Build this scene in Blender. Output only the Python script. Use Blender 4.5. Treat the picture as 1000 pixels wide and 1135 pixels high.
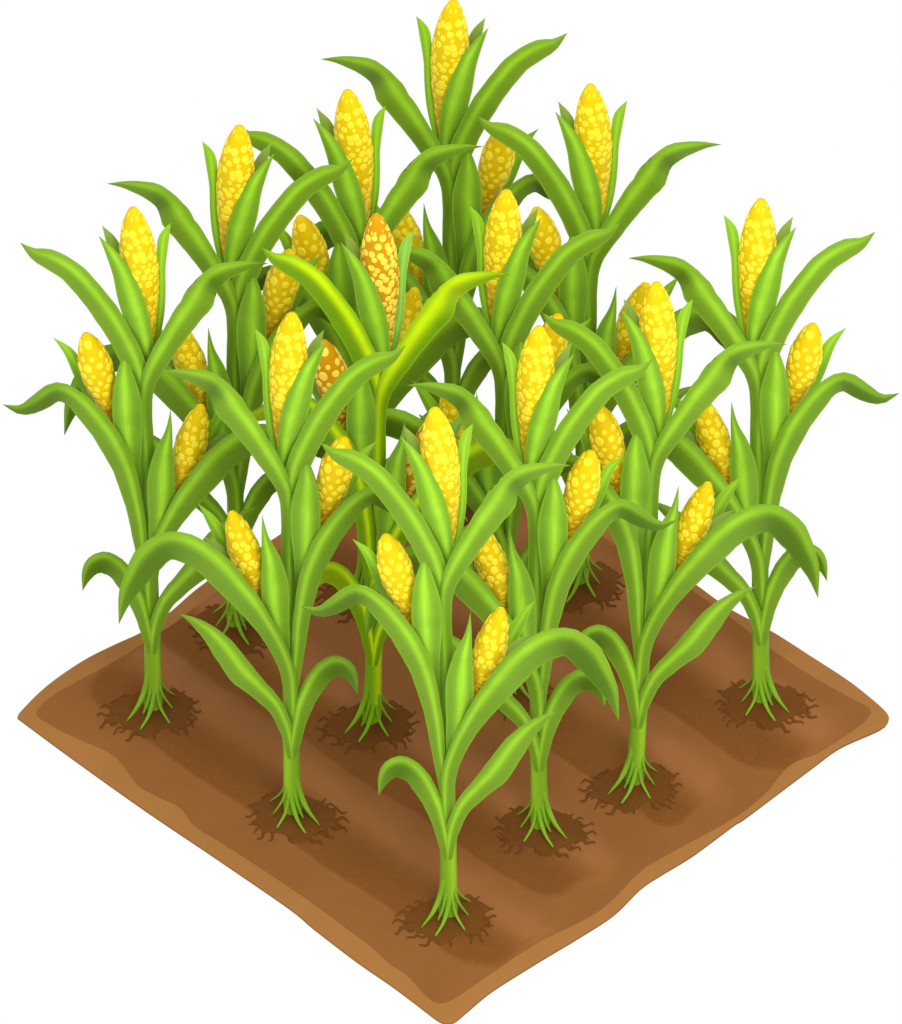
import bpy, math, random
from mathutils import Vector

scene = bpy.context.scene
for o in list(bpy.data.objects):
    bpy.data.objects.remove(o)
random.seed(7)

# ------------------------------------------------------------------ measures
S = 0.0025                      # metres per drawing unit
ELEV = math.radians(44.2)       # how far the camera looks down
CE, SE = math.cos(ELEV), math.sin(ELEV)
OX, OY = 500.0, 797.0           # the middle of the plot

# ------------------------------------------------------------------ camera
cam_d = bpy.data.cameras.new("camera")
cam = bpy.data.objects.new("camera", cam_d)
scene.collection.objects.link(cam)
cam_d.type = 'ORTHO'
cam_d.ortho_scale = 1135 * S
cam_d.clip_start = 0.05
cam_d.clip_end = 60
look = Vector((0, 0, (OY - 567.5) * S / CE))
cam.location = look + Vector((0, -CE, SE)) * 12.0
cam.rotation_euler = (math.pi / 2 - ELEV, 0, 0)
scene.camera = cam
scene.render.resolution_x, scene.render.resolution_y = 902, 1024

# ------------------------------------------------------------------ light
world = bpy.data.worlds.new("World")
scene.world = world
world.use_nodes = True
bg = world.node_tree.nodes["Background"]
bg.inputs[0].default_value = (1, 1, 1, 1)      # plain white studio surround
bg.inputs[1].default_value = 1.0

lamp_d = bpy.data.lights.new("softbox", 'AREA')
lamp = bpy.data.objects.new("softbox", lamp_d)
scene.collection.objects.link(lamp)
lamp_d.shape = 'DISK'
lamp_d.size = 3.0
lamp_d.energy = 330
lamp_d.color = (1.0, 0.985, 0.94)
lamp.location = (1.2, -4.2, 6.6)
lamp.rotation_euler = (Vector((0, 0, 0.9)) - lamp.location).to_track_quat('-Z', 'Y').to_euler()

scene.cycles.max_bounces = 16
scene.cycles.diffuse_bounces = 12

vs = scene.view_settings
vs.view_transform = 'Standard'
vs.look = 'None'
vs.exposure = 0.0
vs.gamma = 1.0
vs.use_curve_mapping = False

# ------------------------------------------------------------------ materials
def new_mat(name):
    m = bpy.data.materials.new(name)
    m.use_nodes = True
    nt = m.node_tree
    b = nt.nodes["Principled BSDF"]
    return m, nt, b

def N(nt, kind, **kw):
    n = nt.nodes.new(kind)
    for k, v in kw.items():
        setattr(n, k, v)
    return n

def attr(nt, name):
    n = N(nt, "ShaderNodeAttribute")
    n.attribute_name = name
    return n.outputs["Fac"]

def mix(nt, fac, a, b):
    n = N(nt, "ShaderNodeMix", data_type='RGBA')
    for sock, v in ((n.inputs[0], fac), (n.inputs[6], a), (n.inputs[7], b)):
        if hasattr(v, "is_linked") or hasattr(v, "node"):
            nt.links.new(v, sock)
        elif isinstance(v, (tuple, list)):
            sock.default_value = (*v, 1)
        else:
            sock.default_value = v
    return n.outputs[2]

def math_n(nt, op, a, b=None, clamp=False):
    n = N(nt, "ShaderNodeMath", operation=op, use_clamp=clamp)
    for i, v in enumerate((a, b)):
        if v is None:
            continue
        if isinstance(v, (int, float)):
            n.inputs[i].default_value = v
        else:
            nt.links.new(v, n.inputs[i])
    return n.outputs[0]

def ramp(nt, v, lo, hi):
    n = N(nt, "ShaderNodeMapRange", interpolation_type='SMOOTHSTEP')
    nt.links.new(v, n.inputs[0])
    n.inputs[1].default_value, n.inputs[2].default_value = lo, hi
    return n.outputs[0]

def noise(nt, scale, detail=3, vec=None):
    n = N(nt, "ShaderNodeTexNoise")
    n.inputs["Scale"].default_value = scale
    n.inputs["Detail"].default_value = detail
    if vec is None:
        tc = N(nt, "ShaderNodeTexCoord")
        vec = tc.outputs["Object"]
    nt.links.new(vec, n.inputs["Vector"])
    return n.outputs[0]

def leaf_mat(name, dark, light, under, rough=0.5, vein=0.12):
    """blade green, a paler midrib with a painted highlight, a darker underside, fine veins along the blade"""
    m, nt, b = new_mat(name)
    t, c = attr(nt, "along"), attr(nt, "across")
    rib_light, und = attr(nt, "rib_light"), attr(nt, "underside")
    col = mix(nt, rib_light, dark, light)
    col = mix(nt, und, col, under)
    comb = N(nt, "ShaderNodeCombineXYZ")
    nt.links.new(math_n(nt, 'MULTIPLY', t, 2.2), comb.inputs[0])
    nt.links.new(math_n(nt, 'MULTIPLY', c, 9.0), comb.inputs[1])
    v = noise(nt, 2.0, 4, comb.outputs[0])
    blot = noise(nt, 9.0, 2)
    k = math_n(nt, 'ADD', ramp(nt, v, 0.36, 0.64), ramp(nt, blot, 0.4, 0.62))
    col = mix(nt, math_n(nt, 'MULTIPLY', k, vein), col, [x * 0.62 for x in dark])
    nt.links.new(col, b.inputs["Base Color"])
    b.inputs["Roughness"].default_value = rough
    b.inputs["Specular IOR Level"].default_value = 0.09
    bump = N(nt, "ShaderNodeBump")
    bump.inputs["Strength"].default_value = 0.12
    bump.inputs["Distance"].default_value = 0.004
    nt.links.new(v, bump.inputs["Height"])
    nt.links.new(bump.outputs[0], b.inputs["Normal"])
    return m

def ear_mat(name, top, base, a=0.5, z=0.95):
    m, nt, b = new_mat(name)
    t = attr(nt, "along")
    n = noise(nt, 60, 2)
    f = math_n(nt, 'ADD', t, math_n(nt, 'MULTIPLY', math_n(nt, 'SUBTRACT', n, 0.5), 0.35))
    col = mix(nt, ramp(nt, f, a, z), top, base)
    nt.links.new(col, b.inputs["Base Color"])
    b.inputs["Roughness"].default_value = 0.5
    b.inputs["Specular IOR Level"].default_value = 0.08
    return m

def soil_mat(name, base, dark, light, spot=0.5):
    m, nt, b = new_mat(name)
    shade_tone, crest_light = attr(nt, "shade_tone"), attr(nt, "crest_light")  # ridge light and shade painted into the soil colour
    col = mix(nt, shade_tone, base, dark)
    col = mix(nt, crest_light, col, light)
    big, fine = noise(nt, 5, 3), noise(nt, 70, 5)
    col = mix(nt, math_n(nt, 'MULTIPLY', ramp(nt, big, 0.42, 0.66), 0.25 * spot), col, [x * 0.8 for x in dark])
    col = mix(nt, math_n(nt, 'MULTIPLY', ramp(nt, fine, 0.5, 0.72), 0.3 * spot), col, light)
    nt.links.new(col, b.inputs["Base Color"])
    b.inputs["Roughness"].default_value = 0.9
    b.inputs["Specular IOR Level"].default_value = 0.03
    bump = N(nt, "ShaderNodeBump")
    bump.inputs["Strength"].default_value = 0.25
    bump.inputs["Distance"].default_value = 0.004
    nt.links.new(fine, bump.inputs["Height"])
    nt.links.new(bump.outputs[0], b.inputs["Normal"])
    return m

M = {}
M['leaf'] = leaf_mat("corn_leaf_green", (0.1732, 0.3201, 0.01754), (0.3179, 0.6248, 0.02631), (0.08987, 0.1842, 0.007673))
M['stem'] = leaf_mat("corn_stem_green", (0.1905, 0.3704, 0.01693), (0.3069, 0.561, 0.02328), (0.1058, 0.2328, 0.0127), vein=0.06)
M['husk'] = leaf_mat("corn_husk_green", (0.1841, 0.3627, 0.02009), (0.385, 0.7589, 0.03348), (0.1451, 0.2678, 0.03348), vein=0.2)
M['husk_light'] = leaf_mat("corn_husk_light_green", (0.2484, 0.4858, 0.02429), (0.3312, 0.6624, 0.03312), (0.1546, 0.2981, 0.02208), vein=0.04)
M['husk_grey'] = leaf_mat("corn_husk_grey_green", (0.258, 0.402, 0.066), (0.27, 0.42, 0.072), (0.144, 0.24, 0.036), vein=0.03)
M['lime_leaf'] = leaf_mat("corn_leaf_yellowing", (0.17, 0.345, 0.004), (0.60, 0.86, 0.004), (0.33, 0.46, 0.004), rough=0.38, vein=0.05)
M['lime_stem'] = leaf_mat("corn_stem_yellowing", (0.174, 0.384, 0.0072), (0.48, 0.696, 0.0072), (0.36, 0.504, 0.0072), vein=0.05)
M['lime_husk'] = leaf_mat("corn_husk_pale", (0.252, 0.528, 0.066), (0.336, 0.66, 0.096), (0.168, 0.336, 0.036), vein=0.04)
M['cob'] = ear_mat("corn_cob_yellow", (0.7651, 0.5274, 0.003478), (0.7651, 0.3594, 0.002318))
M['kernel'] = ear_mat("corn_kernel_yellow", (0.97, 0.765, 0.036), (0.90, 0.52, 0.004), 0.56, 0.92)
M['cob_orange'] = ear_mat("corn_cob_orange", (0.621, 0.2818, 0.0023), (0.621, 0.2587, 0.0023))
M['kernel_orange'] = ear_mat("corn_kernel_on_orange", (0.966, 0.714, 0.07875), (0.882, 0.5775, 0.02625), 0.6, 1.05)
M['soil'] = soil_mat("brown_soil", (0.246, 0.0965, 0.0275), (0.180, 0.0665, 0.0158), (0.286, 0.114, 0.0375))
M['soil_rim'] = soil_mat("tan_dry_soil", (0.325, 0.144, 0.041), (0.27, 0.12, 0.036), (0.35, 0.158, 0.05), 0.4)
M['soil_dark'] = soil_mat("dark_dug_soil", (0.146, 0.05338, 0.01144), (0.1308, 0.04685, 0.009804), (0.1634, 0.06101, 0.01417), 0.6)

# ------------------------------------------------------------------ helpers
def P(u, v, d):
    """drawing units: u to the right, v up the picture, d towards the viewer along the ground"""
    return Vector((u * S, -d * S, (v + d * SE) / CE * S))

def link_mesh(name, verts, faces, mats, parent=None, attrs=None, fmat=None):
    me = bpy.data.meshes.new(name)
    me.from_pydata([tuple(v) for v in verts], [], faces)
    for m in mats:
        me.materials.append(m)
    for p in me.polygons:
        p.use_smooth = True
    if fmat:
        for p, i in zip(me.polygons, fmat):
            p.material_index = i
    for k, vals in (attrs or {}).items():
        a = me.attributes.new(k, 'FLOAT', 'POINT')
        a.data.foreach_set("value", vals)
    me.update()
    o = bpy.data.objects.new(name, me)
    scene.collection.objects.link(o)
    if parent:
        o.parent = parent
    return o

def catmull(pts, n):
    """resample rows of numbers along a smooth curve through them"""
    out = []
    L = [0.0]
    for a, b in zip(pts, pts[1:]):
        L.append(L[-1] + math.hypot(b[0] - a[0], b[1] - a[1]))
    ext = [tuple(2 * x - y for x, y in zip(pts[0], pts[1]))] + list(pts) + \
          [tuple(2 * x - y for x, y in zip(pts[-1], pts[-2]))]
    for i in range(n):
        s = L[-1] * i / (n - 1)
        k = 0
        while k < len(L) - 2 and s > L[k + 1]:
            k += 1
        f = (s - L[k]) / max(1e-6, L[k + 1] - L[k])
        p0, p1, p2, p3 = ext[k:k + 4]
        out.append(tuple(0.5 * (2 * b + (c - a) * f + (2 * a - 5 * b + 4 * c - d) * f * f +
                                (3 * b - a - 3 * c + d) * f ** 3)
                         for a, b, c, d in zip(p0, p1, p2, p3)))
    return out

AX, AY = 497.0, 1012.0          # foot of the traced plant in the drawing

def ribbon(name, mat, rows, mirror, parent, ridge=0.0, peak=0.45, rib_w=0.30, rib_s=1.0, n=34, thick=1.5):
    """a leaf blade. rows from base to tip: x, y, half width, d, [tilt, underside and crease shade]; ridge is where
    across the blade the fold of the midrib lies (-1..1, + is left of the growing direction)"""
    rr = []
    for r in rows:
        r = tuple(r) + (0.0,) * (6 - len(r))
        rr.append((r[0] - AX, AY - r[1]) + r[2:])
    cs = catmull(rr, n)
    K = 13
    verts, att = [], {"along": [], "across": [], "rib_light": [], "underside": []}
    for i, (u, v, hw, d, tilt, und) in enumerate(cs):
        a, b = cs[max(0, i - 1)], cs[min(n - 1, i + 1)]
        tx, ty = b[0] - a[0], b[1] - a[1]
        l = math.hypot(tx, ty) or 1
        nx, ny = -ty / l, tx / l
        hw = max(hw * (1.05 if name == "leaf" else 1.0), 0.15)
        if name == "leaf":
            hw *= 1 + 0.022 * math.sin(i * 1.1 + rows[0][0]) + 0.015 * math.sin(i * 2.3 + rows[-1][1])
        und = min(1, max(0, und))
        for side in (0, 1):
            for k in range(K):
                c = -1 + 2 * k / (K - 1)
                if side:
                    c = -c
                f = 1 - (abs(c - ridge) / (1 - ridge if c > ridge else 1 + ridge)) ** 1.5
                w = peak * hw * f + tilt * hw * c
                th = thick * (1 - abs(c) ** 4) * min(1, hw / 4)
                w += -th if side else 0
                uu = u + nx * hw * c
                vv = v + ny * hw * c
                verts.append(P(-uu if mirror else uu, vv, d + w * CE))
                att["along"].append(i / (n - 1))
                att["across"].append(c)
                g = math.exp(-((c - ridge) / rib_w) ** 2) * rib_s
                g *= min(1, i / 5 + 0.25) * min(1, (n - 1 - i) / 7 + 0.05)
                att["rib_light"].append(g * (0.25 if side else 1))  # pale midrib, widened into a painted highlight along the fold
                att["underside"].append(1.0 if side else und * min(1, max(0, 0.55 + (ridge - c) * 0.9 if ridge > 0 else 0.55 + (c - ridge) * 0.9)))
    R = 2 * K
    faces = []
    for i in range(n - 1):
        for k in range(R):
            k2 = (k + 1) % R
            f = (i * R + k, i * R + k2, (i + 1) * R + k2, (i + 1) * R + k)
            faces.append(f if mirror else f[::-1])
    faces.append(tuple(range(R)))
    faces.append(tuple(range((n - 1) * R, n * R)))
    return link_mesh(name, verts, faces, [mat], parent, att)

def tube(name, mat, rows, mirror, parent, n=24, K=12, upright=False, rib_light=0.0):
    rr = [(r[0] - AX, AY - r[1], r[2], r[3]) for r in rows]
    cs = catmull(rr, n)
    verts, att = [], {"along": [], "across": [], "rib_light": [], "underside": []}
    for i, (u, v, r, d) in enumerate(cs):
        r = max(r * (0.88 if name == "root" else 1.0), 0.2)
        c0 = P(-u if mirror else u, v, d)
        a, b = cs[max(0, i - 1)], cs[min(n - 1, i + 1)]
        pa, pb = P(-a[0] if mirror else a[0], a[1], a[3]), P(-b[0] if mirror else b[0], b[1], b[3])
        t = (pb - pa).normalized()
        e1 = Vector((1, 0, 0)) if upright else t.cross(Vector((0, -CE, SE))).normalized()
        e2 = Vector((0, 1, 0)) if upright else t.cross(e1).normalized()
        for k in range(K):
            th = 2 * math.pi * k / K
            verts.append(c0 + (e1 * math.cos(th) + e2 * math.sin(th)) * r * S)
            att["along"].append(i / (n - 1))
            att["across"].append(abs(th / math.pi - 1))
            q = math.cos(th - (math.pi * 1.28 if mirror else math.pi * 1.72)) if upright else 0
            att["rib_light"].append(rib_light * max(0, q) ** 6)  # highlight streak painted down one side of the stalk
            att["underside"].append(0)
    faces = []
    for i in range(n - 1):
        for k in range(K):
            k2 = (k + 1) % K
            faces.append((i * K + k, i * K + k2, (i + 1) * K + k2, (i + 1) * K + k))
    faces.append(tuple(range(K)))
    faces.append(tuple(range((n - 1) * K, n * K)))
    return link_mesh(name, verts, faces, [mat], parent, att)

def ear(name, mats, tip, base, d_tip, d_base, prof, mirror, parent, seed, ksize=1.0):
    """a cob turned round its axis with kernels bulging out of it, all one mesh"""
    rnd = random.Random(seed)
    tu, tv = tip[0] - AX, AY - tip[1]
    bu, bv = base[0] - AX, AY - base[1]
    if mirror:
        tu, bu = -tu, -bu
    pt, pb = P(tu, tv, d_tip), P(bu, bv, d_base)
    ax = pb - pt
    length = ax.length
    ax.normalize()
    view = Vector((0, -CE, SE))
    e1 = ax.cross(view).normalized()
    e2 = e1.cross(ax).normalized()
    def rad(t):
        for (t0, r0), (t1, r1) in zip(prof, prof[1:]):
            if t <= t1:
                f = (t - t0) / (t1 - t0)
                if t0 == 0:
                    return r1 * math.sqrt(max(0, 1 - (1 - f) ** 2))
                return r0 + (r1 - r0) * f
        return prof[-1][1]
    verts, faces, fm, al = [], [], [], []
    n, K = 40, 28
    for i in range(n):
        t = (i / (n - 1)) ** 1.25
        r = max(rad(t), 0.25)
        for k in range(K):
            th = 2 * math.pi * k / K
            verts.append(pt + ax * length * t + (e1 * math.cos(th) + e2 * math.sin(th)) * r * S)
            al.append(t)
    for i in range(n - 1):
        for k in range(K):
            k2 = (k + 1) % K
            faces.append((i * K + k, (i + 1) * K + k, (i + 1) * K + k2, i * K + k2))
            fm.append(0)
    faces.append(tuple(range(K))); fm.append(0)
    faces.append(tuple(range((n - 1) * K, n * K))[::-1]); fm.append(0)
    LU = length / S
    pos = 7.5
    row = 0
    while pos < LU * 0.93:
        t = pos / LU
        r = rad(t)
        big = ksize * (1.0 if t < 0.6 else 0.82)
        step = 9.9 * big
        cnt = max(3, int(2 * math.pi * r / step))
        for j in range(cnt):
            if rnd.random() < 0.09:
                continue
            th = 2 * math.pi * (j + 0.5 * (row % 2)) / cnt + rnd.uniform(-0.19, 0.19) * 10 / max(r, 5)
            tt = t + rnd.uniform(-2.8, 2.8) / LU
            rr_ = rad(tt)
            dr = (rad(tt + 0.01) - rad(tt - 0.01)) / (0.02 * LU)
            nrm = e1 * math.cos(th) + e2 * math.sin(th)
            c = pt + ax * length * tt + nrm * (rr_ - 0.25 - 1.1 * max(0, 1 - tt / 0.12)) * S
            tang = (ax + nrm * dr).normalized()
            side = tang.cross(nrm).normalized()
            nn = side.cross(tang).normalized()
            if nn.dot(nrm) < 0:
                nn = -nn
            kr = rnd.choice((2.7, 3.4, 4.0, 4.4, 4.8)) * big
            kr2 = kr * rnd.uniform(1.08, 1.32)
            b0 = len(verts)
            KK = 12
            for q, hgt in ((1.0, -0.30), (0.98, 0.08), (0.82, 0.15), (0.45, 0.19)):
                for k in range(KK):
                    ph = 2 * math.pi * k / KK
                    verts.append(c + (tang * math.cos(ph) * kr2 * q + side * math.sin(ph) * kr * q + nn * hgt * kr * 0.8) * S)
                    al.append(tt)
            verts.append(c + nn * 0.20 * kr * 0.8 * S); al.append(tt)
            for q in range(3):
                for k in range(KK):
                    k2 = (k + 1) % KK
                    faces.append((b0 + q * KK + k, b0 + q * KK + k2, b0 + (q + 1) * KK + k2, b0 + (q + 1) * KK + k))
                    fm.append(1)
            for k in range(KK):
                faces.append((b0 + 3 * KK + k, b0 + 3 * KK + (k + 1) % KK, b0 + 4 * KK)); fm.append(1)
        pos += 9.7 * big
        row += 1
    return link_mesh(name, verts, faces, mats, parent, {"along": al}, fm)

# ------------------------------------------------------------------ soil plot
OUTER = [(20.5, 796), (18, 794), (20.5, 791.3), (41, 770), (64, 751), (96, 730), (128, 714), (158, 700), (189, 678), (230, 644), (320, 586),
         (445, 497), (497, 462), (550, 497), (608, 537), (690, 592), (766, 644), (808, 674), (856, 700), (900, 728),
         (940, 754), (968, 776), (983, 790), (985, 797), (976, 808), (932, 828), (904, 848), (864, 878), (824, 908), (814, 914),
         (768, 948), (732, 970), (710, 985), (680, 1014), (640, 1040), (595, 1067), (546, 1098), (518, 1121), (506, 1131),
         (497, 1134.5), (486, 1131), (462, 1113), (434, 1092), (395, 1065), (348, 1029), (320, 1006), (240, 951),
         (160, 897), (80, 840)]
INNER = [(40, 791), (57, 772), (90, 753), (125, 734), (157, 714), (192, 692), (230, 663), (320, 602), (445, 512),
         (497, 478), (550, 512), (608, 553), (690, 609), (768, 655), (824, 695), (856, 720), (904, 752), (940, 772),
         (965, 792), (912, 832), (876, 848), (848, 880), (812, 908), (732, 952), (708, 968), (664, 1010), (595, 1046),
         (542, 1081), (504, 1107), (486, 1112), (472, 1104), (451, 1081), (434, 1070), (409, 1048), (385, 1030),
         (340, 997), (288, 962), (248, 936), (216, 916), (200, 896), (176, 884), (152, 870), (136, 848), (120, 834),
         (88, 820), (60, 806)]

PLANTS = [  # foot x, y, ear tip x, y, mirrored, kind
    ("A", 497, 1012, 482, 452, 0), ("B", 325, 899, 324, 347, 1), ("L", 170, 783, 147, 230, 0),
    ("C", 599, 914, 598, 362, 1), ("S", 412, 797, 417, 238, 0), ("P", 262, 690, 266, 139.5, 1),
    ("D", 703, 866, 728, 313, 0), ("K", 561, 762, 562, 211, 1), ("H", 406, 654, 385, 100, 0),
    ("E", 845, 774, 844, 221, 1), ("F", 642, 643, 654.6, 94, 0), ("G", 504, 553, 503, 0.5, 1)]
ROWS = [((497, 1012), (170, 783)), ((599, 914), (262, 690)), ((703, 866), (406, 654)), ((845, 774), (504, 553))]

def sstep(x, a, b):
    t = min(1, max(0, (x - a) / (b - a)))
    return t * t * (3 - 2 * t)

def wob(x, y):
    return 0.5 * math.sin(x * 0.031 + y * 0.017) + 0.3 * math.sin(x * 0.073 - y * 0.041 + 1.3) + 0.2 * math.sin(x * 0.15 + y * 0.11)

def tilth(x, y):
    """height, painted flank shade, painted crest light at a place of the plot: four planted ridges"""
    H = shade_tone = crest_light = 0.0
    for (a, b), shift in zip(ROWS, (0.10, 0.36, 0.02, 0.38)):
        sl = (a[1] - b[1]) / (a[0] - b[0])
        s = (b[1] + (x - b[0]) * sl - y) / 150.0       # across the ridge, + is uphill in the picture
        p = (x - b[0]) / (a[0] - b[0])                 # along, 0 at far plant, 1 at near plant
        w = wob(x, y)
        p -= 0.33 * s                                  # square to the ridge on the ground
        s += 0.022 * w + shift
        # rounded ends: distance beyond the first and last plant, with the ridge's own half width
        q = (s - 0.16) / 0.40
        over = max(-p - 0.02, p - 1.06, 0) / 0.19
        rr = math.hypot(over, q if abs(q) < 1 else q)
        ends = 1 - sstep(over + 0.25 * q * q * (over > 0) + 0.06 * w, 0.45, 1.15)
        h = 3.2 * sstep(s, -0.24, -0.04) + 10 * sstep(s, 0.08, 0.40)
        h *= 1 - sstep(s, 0.44, 0.72)
        H = max(H, h * ends)
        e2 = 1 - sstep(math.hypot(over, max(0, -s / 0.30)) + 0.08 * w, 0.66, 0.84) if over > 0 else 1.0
        shade_tone = max(shade_tone, sstep(s, -0.20, -0.165) * (1 - sstep(s, 0.08, 0.36)) * e2)  # shaded flank of each ridge, painted as darker soil
        crest_light = max(crest_light, sstep(s, 0.22, 0.40) * (1 - sstep(s, 0.46, 0.70)) * ends)  # lit crest of each ridge, painted as lighter soil
    return H, shade_tone, crest_light

def ground(x, y, z):
    """world point seen at drawing point x, y whose height is z drawing units"""
    return Vector(((x - OX) * S, ((OY - y) - z * CE) / SE * S, z * S))

def resample_closed(poly, n, cx, cy):
    pts = poly + [poly[0]]
    # smooth, then sample at even angles about the centre so that rings stay in step
    dense = []
    m = len(poly)
    for i in range(m):
        p0, p1, p2, p3 = poly[i - 1], poly[i], poly[(i + 1) % m], poly[(i + 2) % m]
        for k in range(24):
            f = k / 24
            dense.append(tuple(0.5 * (2 * b + (c - a) * f + (2 * a - 5 * b + 4 * c - d) * f * f + (3 * b - a - 3 * c + d) * f ** 3)
                               for a, b, c, d in zip(p0, p1, p2, p3)))
    L = [0.0]
    dense.append(dense[0])
    angs = [math.atan2(y - cy, x - cx) for x, y in dense]
    out = []
    base = -math.pi
    for i in range(n):
        a = base + 2 * math.pi * i / n
        best = None
        ux, uy = math.cos(a), math.sin(a)
        for (x0, y0), (x1, y1) in zip(dense, dense[1:]):
            c0 = ux * (y0 - cy) - uy * (x0 - cx)
            c1 = ux * (y1 - cy) - uy * (x1 - cx)
            if c0 * c1 <= 0 and c0 != c1:
                f = c0 / (c0 - c1)
                x, y = x0 + (x1 - x0) * f, y0 + (y1 - y0) * f
                if ux * (x - cx) + uy * (y - cy) > 0:
                    best = (x, y)
        out.append(best)
    return out

def build_soil():
    n, R = 640, 130
    cx, cy = 500, 795
    outer, inner = resample_closed(OUTER, n, cx, cy), resample_closed(INNER, n, cx, cy)
    verts, faces, fm = [], [], []
    at = {"shade_tone": [], "crest_light": []}
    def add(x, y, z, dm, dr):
        verts.append(ground(x, y, z)); at["shade_tone"].append(dm); at["crest_light"].append(dr)
    h, dm, dr = tilth(cx, cy)
    add(cx, cy, h, dm, dr)
    for r in range(1, R + 1):
        f = r / R
        for (x, y) in inner:
            px, py = cx + (x - cx) * f, cy + (y - cy) * f
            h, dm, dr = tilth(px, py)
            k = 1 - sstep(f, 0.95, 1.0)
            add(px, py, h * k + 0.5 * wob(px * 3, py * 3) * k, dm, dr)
    nr = R
    for f, z in ((0.12, -0.3), (0.5, -1.0), (0.88, -1.8), (1.0, -2.4)):
        nr += 1
        for (x, y), (X, Y) in zip(inner, outer):
            add(x + (X - x) * f, y + (Y - y) * f, z, 0, 0)
    # the sides turn in under the plot, then a flat underside
    edge = nr + 1
    for f, z in ((1.0, -2.5), (0.93, -5), (0.86, -6)):
        nr += 1
        for (X, Y) in outer:
            xx, yy = cx + (X - cx) * f, cy + (Y - cy) * f
            p = ground(xx, yy, 0)
            verts.append(Vector((p.x, p.y, z * S))); at["shade_tone"].append(1); at["crest_light"].append(0)
    for k in range(n):
        faces.append((0, 1 + (k + 1) % n, 1 + k)); fm.append(0)
    for r in range(nr - 1):
        if r == edge - 2:
            continue            # crisp lip: the underside starts on its own ring
        for k in range(n):
            k2 = (k + 1) % n
            a = 1 + r * n
            faces.append((a + k, a + k2, a + n + k2, a + n + k))
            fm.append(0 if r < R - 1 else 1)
    a = 1 + (nr - 1) * n
    faces.append(tuple(a + k for k in range(n))); fm.append(1)
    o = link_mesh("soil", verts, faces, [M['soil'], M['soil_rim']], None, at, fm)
    o["kind"] = "structure"
    return o
build_soil()

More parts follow.
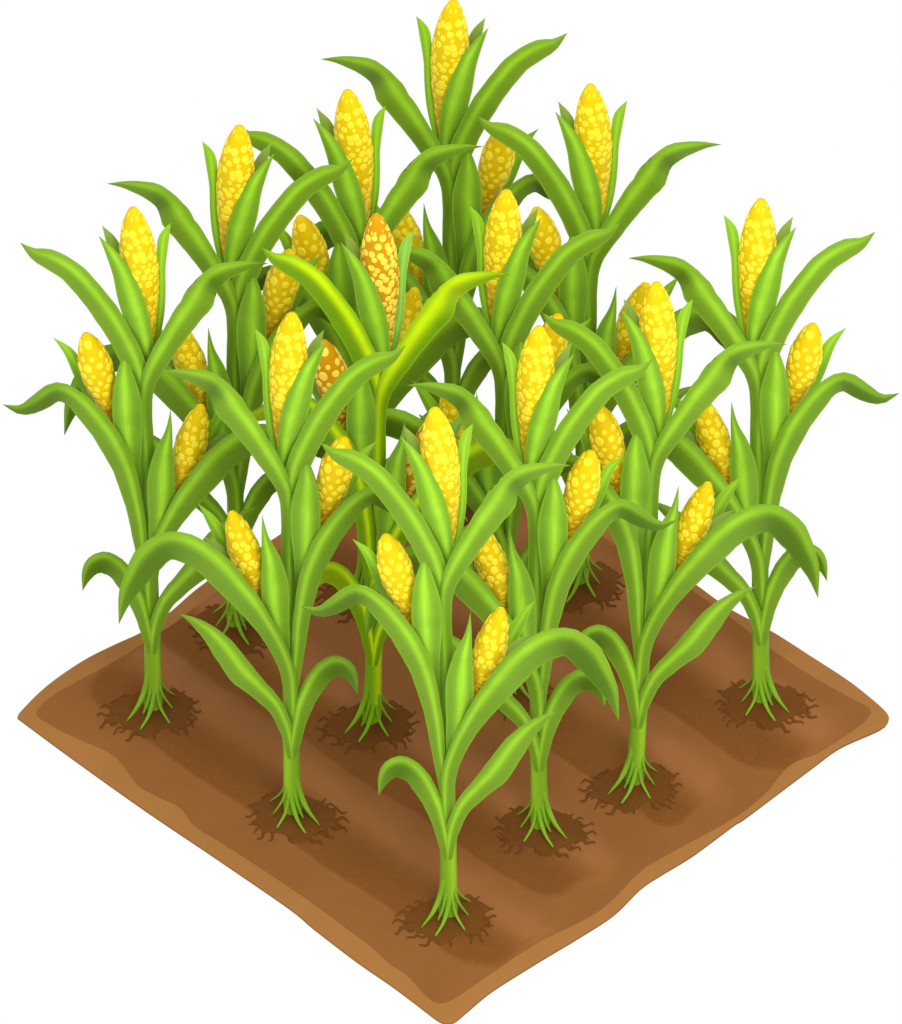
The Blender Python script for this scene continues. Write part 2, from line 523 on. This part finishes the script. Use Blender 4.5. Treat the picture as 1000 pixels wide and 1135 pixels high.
# ------------------------------------------------------------------ dug soil round each foot
def soil_clump(fx, fy, mirror, seed, label):
    rnd = random.Random(seed)
    sg = -1 if mirror else 1
    verts, faces, at = [], [], {"shade_tone": [], "crest_light": []}
    def put(u, v, z):
        x, y = fx + sg * u, fy - v
        h = tilth(x, y)[0] + 0.5 * wob(x * 3, y * 3)
        verts.append(ground(x, y, h + z)); at["shade_tone"].append(rnd.random() * 0.4); at["crest_light"].append(0)
    # lumpy low heap, outline in drawing units about the foot
    OUT = [(-11, 16), (-22, 11), (-30, 8), (-36, 2), (-43, -2), (-40, -8), (-46, -14), (-34, -17), (-26, -20), (-16, -26),
           (-10, -32), (-2, -30), (6, -24), (18, -21), (30, -21), (34, -14), (38, -9), (34, -2), (41, 3), (36, 9), (27, 14), (20, 19), (14, 16), (4, 20)]
    m = len(OUT)
    n = m * 6
    ring = []
    for i in range(m):
        p = [OUT[(i + k) % m] for k in (-1, 0, 1, 2)]
        for q in range(6):
            f = q / 6
            ring.append(tuple(0.5 * (2 * b + (c - a) * f + (2 * a - 5 * b + 4 * c - d) * f * f + (3 * b - a - 3 * c + d) * f ** 3)
                              for a, b, c, d in zip(*p)))
    ring = [(x * 1.12, y * 1.12) for x, y in ring]
    put(0, -4, 3.5)
    fr = [0.12, 0.25, 0.38, 0.5, 0.6, 0.7, 0.8, 0.88, 0.95, 1.0]
    for f in fr:
        for (x, y) in ring:
            z = 0.7 + 2.8 * (1 - f ** 2) + (0.45 * wob(x * f * 9 + seed * 31, y * f * 9) if f < 0.9 else 0)
            put(x * f, -4 + (y + 4) * f, z if f < 1 else 0.05)
    for k in range(n):
        faces.append((0, 1 + k, 1 + (k + 1) % n))
    for r in range(len(fr) - 1):
        for k in range(n):
            k2 = (k + 1) % n
            a = 1 + r * n
            faces.append((a + k, a + n + k, a + n + k2, a + k2))
    # crumbly fingers running out of it
    FING = [(-38, 2, -59, -1, 2.2), (-40, -7, -62, -10, 2.6), (-42, -14, -60, -22, 2.8), (-12, -27, -31, -37, 3.0),
            (26, -20, 40, -31, 2.6), (32, -12, 45, -17, 2.0), (33, -3, 53, -5, 2.6), (34, 3, 50, 7, 2.6), (30, 10, 43, 7, 2.0),
            (33, -8, 46, -10, 2.2), (-30, -18, -48, -19, 2.4), (-34, 6, -48, 6, 1.8), (-30, -20, -45, -29, 2.2), (22, 16, 35, 16, 2.2),
            (-40, -12, -54, -15, 1.8), (-22, -24, -38, -27, 2.0), (34, -14, 49, -13, 1.8), (20, -22, 27, -33, 2.2), (-26, 10, -37, 12, 2.2),
            (30, -17, 45, -23, 1.8), (4, -26, 0, -36, 2.6)]
    for (x0, y0, x1, y1, w) in FING:
        b0 = len(verts)
        nn = 14
        dx, dy = x1 - x0, y1 - y0
        l = math.hypot(dx, dy)
        ph = rnd.uniform(0, 6)
        for i in range(nn):
            f = i / (nn - 1)
            sw = math.sin(f * l * 0.42 + ph) * 2.0 * min(1, f * 3)
            px, py = x0 + dx * f - dy / l * sw, y0 + dy * f + dx / l * sw
            ww = 1.05 * w * (1 - 0.66 * f)
            for k, (o, z) in enumerate(((-1, 0.0), (-0.7, 0.85), (0.7, 0.85), (1, 0.0))):
                put(px - dy / l * ww * o, py + dx / l * ww * o, z)
        for i in range(nn - 1):
            for k in range(4):
                k2 = (k + 1) % 4
                faces.append((b0 + i * 4 + k, b0 + i * 4 + k2, b0 + i * 4 + 4 + k2, b0 + i * 4 + 4 + k))
        faces.append(tuple(b0 + k for k in range(4)))
        faces.append(tuple(b0 + (nn - 1) * 4 + k for k in (3, 2, 1, 0)))
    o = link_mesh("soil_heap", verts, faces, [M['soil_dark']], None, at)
    o["label"], o["category"], o["group"] = label, "soil heap", "dark dug soil round the feet of the corn"
    # origin at the foot
    c = ground(fx, fy, tilth(fx, fy)[0])
    for v in o.data.vertices:
        v.co -= c
    o.location = c
    return o

# ------------------------------------------------------------------ one corn plant
TOP_PROF = [(0, 0), (0.02, 6.0), (0.06, 10.4), (0.12, 14.4), (0.18, 17.4), (0.25, 19.8), (0.33, 21), (0.42, 20.8), (0.51, 19.3), (0.60, 17), (0.75, 12), (0.9, 7), (1, 3.5)]
LEFT_PROF = [(0, 0), (0.025, 5.6), (0.07, 8.8), (0.15, 12.6), (0.25, 15.6), (0.34, 17.1), (0.44, 17.0), (0.55, 15.4), (0.75, 9.5), (0.9, 4.5), (1, 2)]
RIGHT_PROF = [(0, 0), (0.025, 4.8), (0.07, 7.6), (0.16, 11.4), (0.26, 14.4), (0.36, 16.0), (0.46, 16.2), (0.56, 15), (0.7, 11.4), (0.86, 5.5), (1, 2)]

def LA(rows):
    """rows traced on the plant at the left of the plot, brought onto the traced foot"""
    out = []
    for r in rows:
        k = (800 - r[1]) / 570
        out.append((r[0] + 326 + 9 * k, r[1] + 229.5 - 7.5 * k) + tuple(r[2:]))
    return out

def la(x, y):
    return LA([(x, y)])[0]

def make_plant(mirror, lime=False):
    root = bpy.data.objects.new("corn_plant", None)
    scene.collection.objects.link(root)
    root.empty_display_size = 0.1
    sg = 1
    leaf = M['lime_leaf'] if lime else M['leaf']
    stem = M['lime_stem'] if lime else M['stem']
    lighth = M['lime_husk'] if lime else M['husk_light']
    cobs = [M['cob_orange'], M['kernel_orange']] if lime else [M['cob'], M['kernel']]
    def rb(name, mat, rows, parent, **kw):
        return ribbon(name, mat, rows, mirror, parent, **kw)
    # stalk with slight swellings where blades leave it
    tube("stem", stem, [(497, 1018, 10, 0), (497, 1008, 10.8, 0), (497, 994, 10.6, 0), (497.3, 975, 9.7, 0), (497, 945, 9.3, 0), (496.5, 925, 10, 0),
                        (496, 900, 9.4, 0), (494.5, 840, 9.6, 0), (492.5, 780, 9.2, 0), (490.5, 716, 9, 0),
                        (491.5, 680, 8.2, 0), (495, 645, 6, 0), (499, 612, 3.2, 0)], mirror, root, n=60, K=24, upright=True, rib_light=0.9)
    for rows in (
        [(494, 962, 0.8, 3), (491.5, 978, 3.2, 6), (487.5, 995, 3.9, 8), (479.5, 1012, 2.7, 17), (467, 1028.6, 0.7, 25)],
        [(495.5, 978, 0.8, 5), (494, 992, 2.6, 8.5), (490.8, 1007, 2.3, 12.5), (485.6, 1020.4, 1.3, 18)],
        [(498.5, 980, 0.8, 4), (498.2, 995, 3.2, 8), (495.5, 1011, 3.2, 15), (490.5, 1025, 2.1, 26), (482.6, 1037.5, 1.3, 37)],
        [(500, 982, 0.8, 4), (501.5, 997, 2.8, 7.5), (505.5, 1014, 2.1, 15), (515.4, 1031, 1.15, 29)],
        [(500, 966, 0.8, 3), (502.5, 981, 2.3, 5), (508, 999, 1.7, 9), (520, 1016, 1.15, 8)],
        [(500, 956, 0.8, 0), (503, 973, 2.2, 0), (509, 990, 1.6, -3), (523.4, 1001, 0.8, -11)]):
        tube("root", stem, rows, mirror, root, n=16, K=10)
    # two low leaves
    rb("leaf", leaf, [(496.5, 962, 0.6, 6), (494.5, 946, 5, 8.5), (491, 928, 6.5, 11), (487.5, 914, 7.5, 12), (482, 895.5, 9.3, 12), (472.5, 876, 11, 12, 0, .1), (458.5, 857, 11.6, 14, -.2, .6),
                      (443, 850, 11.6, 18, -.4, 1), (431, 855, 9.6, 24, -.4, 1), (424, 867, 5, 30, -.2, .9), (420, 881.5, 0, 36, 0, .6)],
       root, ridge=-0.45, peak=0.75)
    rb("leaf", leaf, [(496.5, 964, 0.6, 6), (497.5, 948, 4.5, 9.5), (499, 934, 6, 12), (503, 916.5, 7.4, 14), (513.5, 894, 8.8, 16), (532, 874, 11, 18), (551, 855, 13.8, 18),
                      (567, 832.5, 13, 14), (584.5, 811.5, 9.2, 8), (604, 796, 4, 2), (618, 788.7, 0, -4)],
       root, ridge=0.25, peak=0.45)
    # middle pair
    rb("leaf", leaf, LA([(168.5, 690, 0.6, 6), (166.5, 668, 4, 9.5), (163, 640, 5.5, 12), (157, 605.6, 7.2, 16), (151.5, 570, 9, 24), (142, 532, 11.2, 32), (133.5, 510, 12.2, 35), (118, 482, 13, 36),
                         (97.6, 456.5, 12, 34, 0, .1), (78, 438.5, 10, 30, -.1, .3), (61, 433.6, 10.4, 24, -.5, 1), (41.6, 445, 10, 18, -.5, 1),
                         (22, 453, 5.5, 14, -.3, .9), (1.6, 447, 0, 10, 0, .3)]), root, ridge=-0.3, peak=0.5, n=44)
    rb("leaf", leaf, [(496.5, 932, 0.6, 6), (495.5, 908, 4.6, 9.8), (496, 880, 7, 13), (498.5, 855, 8.2, 18), (510, 825, 9, 28), (531, 790, 12, 38), (557, 757.6, 15.4, 42), (581, 732, 16, 40, 0, .1),
                      (605, 716, 15.5, 36, .1, .4), (630, 712, 15.5, 34, .3, .9), (652, 728, 16, 36, .5, 1), (667, 749.6, 12.5, 40, .5, 1), (678, 770, 7.5, 44, .4, .9),
                      (686, 799, 0, 50, 0, .5)], root, ridge=0.42, peak=0.6, n=46)
    # top pair
    rb("leaf", leaf, LA([(166, 560, 1, 7), (164.5, 525, 5, 9.4), (163, 500, 6.5, 11), (161.5, 470, 7.6, 14.5), (159, 445, 8.5, 20), (155, 424, 10.5, 24), (148.5, 402, 12.3, 26), (134, 373, 13.2, 27), (117, 346, 13.4, 26), (96.5, 320, 13, 24), (77, 300, 12, 20),
                         (54, 286.5, 11, 16), (36, 280, 6, 12), (21, 268, 0, 8)]), root, ridge=-0.25 if not lime else -0.4, peak=0.4, n=40, rib_w=0.36 if lime else 0.27)
    rb("leaf", leaf, LA([(167, 590, 1, 7.5), (165.5, 545, 5.5, 9.8), (164.5, 505, 7, 12), (162, 465, 7.4, 16), (162, 434, 8.2, 24), (170.5, 410, 10, 31), (189, 379, 12.4, 34), (207, 352, 14.2, 33), (214, 343, 15, 33), (222.5, 331, 16.8, 34.5, -0.15), (228.5, 320, 13.2, 33, 0.3, .5), (235, 311.5, 11.6, 29, 0.75, 1),  # underside colour past the kink also paints the crease shade
                         (246, 303.5, 10.8, 25, 0.35, .55), (262, 298, 7.4, 18, 0.15, .25), (281, 294, 3.6, 10, 0, .2), (299, 293, 0, 4)]), root,
       ridge=0.3, peak=0.5, n=46, rib_w=0.55 if lime else 0.34)
    # top ear and its husks
    tip, base = la(147, 230.4), la(166.5, 394)
    e = ear("ear", cobs, tip, base, 2, 2, TOP_PROF, mirror, root, 3 if not lime else 5, 0.98)
    rb("husk", M['husk'], LA([(166, 412, 3, 12), (160.5, 380, 9.5, 20), (152.5, 353.6, 14, 24), (144, 328, 14, 24), (134.5, 302, 10.2, 21), (122.5, 280, 5.8, 17), (109, 261, 0, 12)]),
       e, ridge=-0.15, peak=0.4, rib_w=0.42)
    rb("husk", M['husk_grey'], LA([(160, 370, 4, -14), (150, 335, 7, -18), (131, 286, 7.4, -16), (122.5, 266, 6, -15), (112.6, 249.6, 0, -14)]), e, peak=0.3)
    rb("husk", lighth, LA([(168, 394, 2.5, 8), (174.5, 372, 3.6, 5), (178.5, 345, 4.4, 2), (179.5, 320, 4.6, 1), (179, 296, 5.0, 0), (181, 268, 6.4, -2), (185, 256, 4, -3), (190, 247, 0, -4)]), e, peak=0.35)
    # left ear
    tip, base = la(94.4, 369.6), la(126.5, 472)
    e = ear("ear", cobs, tip, base, 14, 12, [(t, r * 1.1) for t, r in LEFT_PROF], mirror, root, 11, 1.12)
    rb("husk", lighth, LA([(127, 474, 2, 12), (106, 450, 4.5, 8), (94.4, 427, 7.4, 4), (86, 408, 7.6, 2), (75, 389, 5.4, 0), (58, 373.4, 0, -2)]), e, peak=0.35)
    rb("husk", M['husk'], LA([(156, 566, 0.6, 6), (153, 545, 4, 12), (149, 522, 8, 19), (144.5, 498, 13, 26), (142.5, 472, 16.4, 32), (141, 446, 16.6, 34), (139, 424, 12.4, 32), (138.5, 405, 6.2, 28), (140, 387, 0, 24)]),
       e, ridge=0.1, peak=0.36, rib_w=0.36)
    # right ear
    e = ear("ear", cobs, (556, 675), (525, 781), 16, 14, [(t, r * 1.1) for t, r in RIGHT_PROF], mirror, root, 23, 1.05)
    rb("husk", lighth, [(548, 748, 3, 6), (560, 722.4, 6.4, 4), (568.5, 703, 7.6, 2), (580, 683, 5.8, 0), (593.6, 665, 0, -2)], e, peak=0.35)
    rb("husk", M['husk_grey'], [(546, 752, 4, 14), (559.5, 733, 7.4, 12), (573, 716.5, 6.6, 8), (588, 702.6, 0, 4)], e, peak=0.3)
    rb("husk", M['husk'], [(497, 868, 0.6, 6), (499, 848, 3.6, 12), (502.5, 824, 8, 18), (506.5, 800, 12, 25), (509, 777, 15.2, 32), (510, 754, 15.2, 34), (513, 729, 10.8, 34), (519, 704, 4.2, 32), (521.6, 679, 0, 30)],
       e, ridge=-0.15, peak=0.36, rib_w=0.36)
    return root

def copy_tree(o, parent=None):
    c = o.copy()
    scene.collection.objects.link(c)
    if parent:
        c.parent = parent
    for ch in list(o.children):
        copy_tree(ch, c)
    return c

LABELS = {
 "A": "green corn plant at the near corner of the plot, frontmost of all twelve",
 "B": "corn plant between the frontmost plant and the leftmost plant at the left corner",
 "L": "corn plant standing by the left corner of the plot, leftmost of all",
 "C": "corn plant just behind and right of the frontmost one, second along the lower right edge",
 "S": "yellowing corn plant with lime streaked leaves and orange ears near the middle",
 "P": "corn plant on the upper left edge of the plot, directly behind the leftmost plant",
 "D": "corn plant on the lower right edge, leaning right, next to the rightmost plant",
 "K": "corn plant in the middle of the plot, just right of the yellowing plant",
 "H": "corn plant on the upper left edge, next in line before the rearmost plant",
 "E": "corn plant standing by the right corner of the plot, rightmost of all",
 "F": "corn plant on the upper right edge between the rearmost plant and the right corner plant",
 "G": "corn plant at the far corner of the plot, rearmost, its ear topmost of all",
}
HEAP = {
 "A": "dark soil heap at the foot of the frontmost corn plant, nearest the bottom corner",
 "B": "dark soil heap midway along the lower left edge of the plot",
 "L": "dark soil heap nearest the left corner of the plot",
 "C": "dark soil heap right behind the frontmost corn, second along the lower right edge",
 "S": "dark soil heap under the yellowing corn plant with orange ears",
 "P": "dark soil heap on the upper left edge under the plant behind the leftmost one",
 "D": "dark soil heap on the lower right edge next to the right corner heap",
 "K": "dark soil heap in the middle of the plot, mostly hidden behind the front plants",
 "H": "dark soil heap behind the yellowing plant, glimpsed just left of its lower stem",
 "E": "dark soil heap nearest the right corner of the plot",
 "F": "dark soil heap on the upper right edge, showing between two stems right of centre",
 "G": "dark soil heap at the far corner of the plot, nearly hidden by leaves",
}
first = {}
for i, (key, fx, fy, tx, ty, mir) in enumerate(PLANTS):
    kind = ("S" if key == "S" else mir)
    if kind not in first:
        o = first[kind] = make_plant(bool(mir), key == "S")
    else:
        o = copy_tree(first[kind])
    o.location = ground(fx, fy, tilth(fx, fy)[0])
    u0 = 15 if mir else -15
    o.rotation_euler = (0, ((tx - fx) - u0) / (560 / CE), 0)
    k = (fy - ty) / 560
    o.scale = (k, k, k)
    o["label"], o["category"], o["group"] = LABELS[key], "corn plant", "corn plants growing in rows on the plot"
    soil_clump(fx, fy, bool(mir), 100 + i, HEAP[key])
